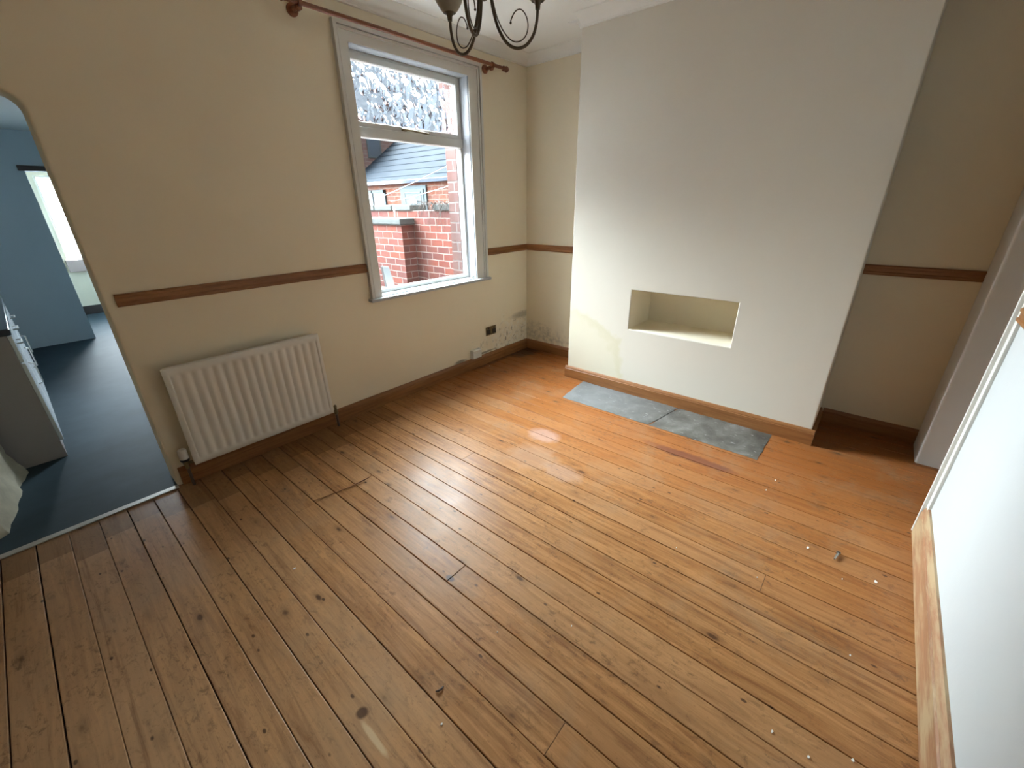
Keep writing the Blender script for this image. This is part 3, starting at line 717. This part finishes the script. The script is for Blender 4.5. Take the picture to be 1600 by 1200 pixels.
A2 = cr([(.024, .165), (.031, .120), (.044, .078), (.066, .042), (.094, .020), (.122, .020), (.144, .038), (.151, .066), (.143, .092), (.126, .106), (.107, .100), (.093, .080), (.090, .068)])
for k in range(3):
    a = math.radians(85-120*k); ca, sa = math.cos(a), math.sin(a)
    P = lambda q: (CX+q[0]*ca, CY+q[0]*sa, ZB+q[1])
    arm = MB().tube([P(q) for q in A1], .0050, 12).build('arm', M_bronze, ch, True)
    MB().tube([P(q) for q in A2], .0019, 8).ball(P(A2[-1]), .0038).build('scroll', M_bronze, arm, True)
    c0 = P((.185, 0))
    MB().lathe([(.001, .108), (.008, .110), (.009, .122), (.013, .132), (.024, .140), (.030, .150), (.026, .156), (.001, .157)], c0, 'z', 20).build('candle_cup', M_bronze, arm, True)
    MB().lathe([(.022, .133), (.034, .146), (.046, .165), (.054, .195), (.056, .225), (.053, .255), (.058, .280), (.068, .294), (.066, .295), (.056, .281), (.050, .255), (.053, .225), (.051, .196), (.043, .167), (.032, .148), (.020, .136)], c0, 'z', 26, cap=False).build('lamp_shade', M_shade, arm, True, 'frosted cream tulip glass shade')

# ------------------------------------------------------------------ bits on the floor
def flake(x, y, s, ang, h=.003, seed=0):
    rr = random.Random(seed); m = MB(); bm = m.bm; n = 7
    rad_ = [s*rr.uniform(.6, 1.1) for _ in range(n)]
    T = [bm.verts.new((x+rad_[k]*math.cos(ang+k*2*math.pi/n), y+.6*rad_[k]*math.sin(ang+k*2*math.pi/n), .0012+h*(.5+.5*rr.random()))) for k in range(n)]
    B = [bm.verts.new((v.co.x, v.co.y, .0004)) for v in T]; bm.faces.new(T); bm.faces.new(B[::-1])
    for k in range(n): bm.faces.new((T[k], T[(k+1) % n], B[(k+1) % n], B[k]))
    return m.build('paint_flake', M_flake)
FL = [(-3.178, -1.175, .0075), (-1.545, -2.947, .010), (-1.661, -3.089, .004), (-2.809, -2.098, .004), (-2.603, -2.304, .005), (-1.886, -2.804, .004), (-1.941, -2.468, .004),
      (-1.588, -3.20, .012), (-2.502, -2.978, .006), (-2.432, -3.175, .007), (-2.507, -3.074, .006), (-2.052, -3.143, .005), (-.723, -.094, .008), (-1.402, -.608, .005), (-3.154, -2.171, .005), (-1.05, -2.72, .007), (-1.186, -2.699, .006)]
for i, (x, y, s) in enumerate(FL):
    o = flake(x, y, s, i*1.3, .002, i)
    if i == 0: tag(o, 'white paint flake alone on the dull boards between doorway and window sheen', 'paint flake')
    elif i == 12: tag(o, 'white paint flake below the junction box by the window-wall skirting', 'paint flake')
    else: tag(o, 'tiny white paint flake lying on the brown floorboards', 'paint flake', 'paint flakes scattered over the floor')
sc_ = thing('metal_screw', 'small shiny metal fixing lying on the boards near the bright wall', 'screw', (-1.527, -3.054, 0))
MB().tube([(-1.555, -3.050, .0065), (-1.505, -3.060, .0065)], [.004, .0055], 8).build('shank', M_chrome, sc_, True)
MB().lathe([(.001, -.002), (.009, -.001), (.009, .002), (.004, .004)], (-1.502, -3.060, .0095), 'x', 12).build('head', M_chrome, sc_, True)
tag(MB().tube([(-3.103, -2.081, .003), (-3.096, -2.089, .006), (-3.086, -2.092, .006), (-3.076, -2.089, .003)], [.002, .0035, .0035, .002], 8).build('wood_splinter', M_dark_wood, None, True), 'short curved dark wood splinter on the near boards', 'splinter')
tag(MB().tube([(-2.893, -.775, .003), (-2.80, -.80, .004), (-2.70, -.822, .006), (-2.62, -.832, .010), (-2.574, -.836, .012)], [.0012, .002, .003, .0045, .002], 8).build('wood_sliver', M_skx, None, True), 'long thin brown sliver of wood lying across the boards in front of the radiator', 'splinter')

# ------------------------------------------------------------------ kitchen beyond the doorway
struct(MB().box(DX0, DX1, -.035, .004, 0, .007, .002).build('trim_12', M_alu), 'pale metal threshold strip at the kitchen doorway', 'threshold')
struct(MB().box(XL, -2.35, .004, 7.0, -.1, 0).build('floor_kitchen', M_kfloor), 'blue-grey vinyl kitchen floor', 'floor')
def rough_jamb():
    m = MB(); bm = m.bm; ny, nz = 26, 60
    G = []
    for i in range(ny+1):
        y = .171+(.93-.171)*i/ny; row = []
        for j in range(nz+1):
            z = 2.33*j/nz; x = -4.055+.10*(y-.17)/.76
            d = .018*noise.noise(Vector((3, y*6, z*6)))+.010*noise.noise(Vector((9, y*19, z*19)))+(.03*max(0, 1-z/.16) if i else 0)
            row.append(bm.verts.new((x+d, y, z)))
        G.append(row)
    for i in range(ny):
        for j in range(nz): bm.faces.new((G[i][j], G[i+1][j], G[i+1][j+1], G[i][j+1]))
    E0 = [bm.verts.new((XL, .171, 0)), bm.verts.new((XL, .171, 2.33))]; E1 = [bm.verts.new((XL, .93, 0)), bm.verts.new((XL, .93, 2.33))]
    bm.faces.new(G[0]+[E0[1], E0[0]]); bm.faces.new(G[-1]+[E1[1], E1[0]])
    return m.build('wall_jamb', M_rough, None, True)
struct(rough_jamb(), 'rough peeling cream masonry just inside the kitchen doorway', 'wall')
struct(MB().box(XL-.15, XL, .17, 7.0, -.1, 2.45).build('wall_kitchen_left', M_kwall), 'blue kitchen side wall', 'wall')
KW = [rect(2.15, 2.85, .95, 2.15)]
struct(panel(rect(.17, 7.0, -.1, 2.45), KW, -2.35, -2.20, 'wall_kitchen_right', M_kwall, plane='yz'), 'blue kitchen wall with its side window', 'wall')
struct(panel(rect(.301, 7.0, -.4, 2.6), KW, -2.199, -2.10, 'wall_kitchen_outside', M_brick3, plane='yz'), 'brick outer face of the kitchen wing', 'wall')
kw = sempty('window_2', 'kitchen side window', 'window', (-2.15, 2.3, .85))
m = MB(); 
for (y0, y1, z0, z1) in ((1.75, 1.80, 0.95, 2.15), (2.80, 2.85, .95, 2.15), (2.48, 2.53, .95, 2.15), (2.15, 2.85, .95, 1.0), (2.15, 2.85, 2.10, 2.15)): m.box(-2.20, -2.15, y0, y1, z0, z1, .004)
m.build('frame', M_upvc, kw); MB().box(-2.177, -2.173, 2.18, 2.82, .98, 2.12).build('pane', M_glass, kw)
struct(panel([(XL, -.1), (-3.153, -.1), (-3.153, 1.93), (-2.42, 1.93), (-2.42, -.1), (-2.35, -.1), (-2.35, 2.45), (XL, 2.45)], [], 4.62, 4.74, 'wall_kitchen_end', M_kwall), 'blue kitchen end wall with an opening through', 'wall')
struct(MB().box(-3.20, -2.40, 4.60, 4.62, 1.93, 1.985, .003).build('trim_13', M_dark_wood), 'dark wooden strip over the far opening', 'trim')
struct(MB().box(XL, -2.2, .171, 7.1, 2.33, 2.45).build('ceiling_kitchen', M_kceil), 'pale kitchen ceiling', 'ceiling')
FW = [rect(-2.99, -2.45, .83, 1.985)]
struct(panel(rect(XL, -2.35, -.1, 2.45), FW, 6.5, 6.62, 'wall_far', M_cream), 'pale wall of the room behind the kitchen', 'wall')
fw_ = sempty('window_3', 'bright far window with frosted glass', 'window', (-2.72, 6.55, .83))
m = MB(); frame4(m, -2.99, -2.45, .83, 1.985, .03, 6.54, 6.60); m.build('frame', M_upvc, fw_)
MB().box(-2.97, -2.47, 6.565, 6.571, .85, 1.965).build('pane', M_glass, fw_)
struct(MB().box(-3.02, -2.40, 6.43, 6.5, .655, .83, .004).build('trim_14', M_tile), 'pinkish tiled sill under the far window', 'sill')
struct(MB().box(XL, -2.35, 6.48, 6.5, 0, .13, .003).build('baseboard_far', M_dark_wood), 'dark skirting in the far room', 'skirting board')

cab = thing('base_cabinet', 'grey-sided kitchen base cabinet with glossy white doors seen edge-on through the doorway', 'cabinet', (-4.05, 1.0, 0))
CY0, CY1 = .985, 2.55
MB().box(-4.40, -3.735, CY0, CY1, .0, .84, .002, 1).build('body', M_cab, cab)
for k in range(3):
    y0 = CY0+.004+k*(CY1-CY0)/3; y1 = CY0-.004+(k+1)*(CY1-CY0)/3
    d = MB().box(-3.735, -3.716, y0, y1, .12, .66, .003, 2).build('door', M_door, cab)
    MB().tube([(-3.716, y1-.06, .40), (-3.692, y1-.06, .41), (-3.692, y1-.06, .55), (-3.716, y1-.06, .56)], .005, 8).build('handle', M_chrome, d, True)
    d = MB().box(-3.735, -3.716, y0, y1, .668, .835, .003, 2).build('drawer', M_door, cab)
    ym = (y0+y1)/2; MB().tube([(-3.716, ym-.07, .75), (-3.692, ym-.06, .75), (-3.692, ym+.06, .75), (-3.716, ym+.07, .75)], .005, 8).build('handle', M_chrome, d, True)
tag(MB().box(-4.44, -3.712, CY0-.012, CY1, .842, .880, .006, 3).build('worktop', M_wtop), 'dark glossy kitchen worktop on the grey cabinet', 'worktop')

# ------------------------------------------------------------------ outside the window
struct(MB().box(WX0-.08, WX1+.06, .165, .36, .74, .805, .008).build('trim_15', M_coping), 'stone outer window sill', 'sill')
struct(MB().box(-2.05, 16, .30, 16, -.35, -.25).build('ground_yard', M_conc), 'grey concrete yard', 'ground')
yw = thing('yard_wall', 'red brick yard wall with a grey mossy coping, outside the window', 'garden wall', (.2, 3, -.25))
MB().box(.10, .32, .301, 9, -.25, 1.455).build('brickwork', M_brick, yw)
m = MB(); y = .301; rr = random.Random(4)
while y < 9:
    l = .43; 
    if not (1.55 < y < 1.6): m.box(.075, .345, y, min(y+l-.012, 9), 1.456, 1.53+rr.uniform(-.006, .006), .012, 2)
    y += l
m.build('coping', M_coping, yw)
pr = thing('brick_pier', 'short brick pier with a slab cap, standing against the yard wall', 'pier', (0, 2.3, -.25))
MB().box(-.10, .098, 2.02, 3.3, -.25, 1.285).build('brickwork', M_brick, pr)
MB().box(-.135, .098, 1.985, 3.34, 1.286, 1.365, .015, 2).build('cap', M_coping, pr)
tag(MB().tube([(0.0, 2.27, 1.366), (0.0, 2.27, 1.47), (0.0, 2.24, 1.475)], .010, 8).build('plastic_pipe', M_upvc, None, True), 'small white pipe stub standing on the brick pier cap', 'pipe')
rr = random.Random(11); m = MB()
for k in range(46):
    y0 = rr.uniform(1.28, 1.75); z0 = 1.535; P = [Vector((.085, y0, z0))]
    d = Vector((-.02, rr.uniform(-.05, .05), rr.uniform(-.02, .03)))
    for q in range(6):
        P.append(P[-1]+d+Vector((rr.uniform(-.004, .003), rr.uniform(-.015, .015), 0))); d += Vector((.003, rr.uniform(-.012, .012), -.016))
        if P[-1].x > .06: P[-1].x = .06
    m.tube(P, [.003, .003, .0025, .002, .002, .0015, .001], 5)
tag(m.build('dry_vine', M_vine, None, True), 'tuft of dry stems hanging over the yard wall coping', 'plant')

# outhouse with slate roof
K = .7; ox = 2.7; oz = 2.03
oh = thing('outhouse', 'brick outhouse with a blue-grey slate roof, beyond the yard wall', 'building', (ox, 6, -.25))
MB().box(ox, 7.3, 2.2, 7.86, -.25, oz).build('brickwork', M_brick2, oh)
m = MB(); bm = m.bm
RXT = 7.4
def rz(x): return oz+.03+K*(x-ox)
nrow = 24
for i in range(nrow):      # courses of slates, each lapping the next
    x0 = ox-.12+(RXT-ox+.12)*i/nrow; x1 = ox-.12+(RXT-ox+.12)*(i+1)/nrow+.03
    t = .016
    m.extrude([(x0, rz(x0)+t), (x0, rz(x0)-.004+t-.014), (x1, rz(x1)-.012), (x1, rz(x1))], 2.1, 7.86, lambda p, q: (p[0], q, p[1]))
m.build('roof', M_slate, oh)
MB().extrude([(ox-.02, oz-.07), (ox-.12, oz-.07), (ox-.135, oz-.01), (ox-.135, oz+.0), (ox-.11, oz-.04), (ox-.03, oz-.04), (ox-.02, oz)], 2.1, 7.86, lambda p, q: (p[0], q, p[1])).build('gutter', M_wtop, oh)
MB().extrude([(7.3, rz(7.3)), (7.5, rz(7.3)+.08), (7.56, rz(7.3)-.03), (7.42, rz(7.3)-.10)], 2.1, 7.86, lambda p, q: (p[0], q, p[1])).build('ridge', M_coping, oh)
# windows & door in its front
dd = MB().box(ox-.03, ox+.02, 4.88, 5.78, -.2, 1.91); dd.build('door_frame', M_upvc_out, oh)
d = MB().box(ox-.045, ox-.02, 4.96, 5.70, -.2, 1.84, .004); d = d.build('door', M_upvc_out, oh)
m = MB()
for (y0, y1, z0, z1) in ((5.04, 5.06, .4, 1.78), (5.60, 5.62, .4, 1.78), (5.04, 5.62, 1.76, 1.78)): m.box(ox-.052, ox-.044, y0, y1, z0, z1, .002)
m.build('moulding', M_coping, d)
m = MB(); pts = [(5.33+.15*math.cos(t), 1.55+.13*math.sin(t)) for t in [k*math.pi/12 for k in range(13)]]
m.extrude(pts, ox-.052, ox-.044, lambda p, q: (q, p[0], p[1])); m.build('fan_pane', M_wtop, d)
w_ = MB(); 
for (y0, y1, z0, z1) in ((6.40, 6.47, 1.1, 1.86), (7.13, 7.20, 1.1, 1.86), (6.40, 7.20, 1.79, 1.86), (6.40, 7.20, 1.1, 1.16), (6.92, 6.97, 1.1, 1.86)): w_.box(ox-.03, ox+.01, y0, y1, z0, z1, .003)
w_ = w_.build('window', M_upvc_out, oh); MB().box(ox-.012, ox-.006, 6.45, 7.15, 1.15, 1.80).build('pane', M_wtop, w_)
# taller gable house behind it
gh = thing('gable_house', 'pinkish brick house end with a white window, rising behind the slate roof', 'building', (4, 8, -.25))
MB().box(2.7, 9.0, 7.905, 12.5, -.25, 3.35).build('brickwork', M_brick3, gh)
MB().extrude([(7.88, 3.36), (13.0, 7.0), (13.0, 3.36)], 2.6, 9.1, lambda p, q: (q, p[0], p[1])).build('roof', M_slate, gh)
w_ = MB(); frame4(w_, 3.33, 3.74, 2.66, 3.22, .045, 7.88, 7.92); w_ = w_.build('window', M_upvc_out, gh); MB().box(3.37, 3.70, 7.885, 7.895, 2.70, 3.18).build('pane', M_wtop, w_)
# washing lines
for i, (a, b, lab) in enumerate((((-.30, .32, 2.02), (.15, 2.95, 1.60), 'upper white washing line, the steeper of the two'), ((-.30, .32, 1.79), (.15, 2.55, 1.57), 'lower white washing line, near the bracket'))):
    A_, B_ = Vector(a), Vector(b)
    pts = [A_.lerp(B_, t/12)-Vector((0, 0, .02*math.sin(math.pi*t/12))) for t in range(13)]
    tag(MB().tube(pts, .003, 6).build('washing_line', M_line, None, True), lab, 'washing line')
tag(MB().extrude([(0, 0), (.085, 0), (.03, .24), (-.03, .25)], .28, .31, lambda p, q: (-1.545+p[0], q, .806+p[1])).build('plastic_board', M_board, None), 'white plastic board leaning outside behind the lower left corner of the window', 'board')
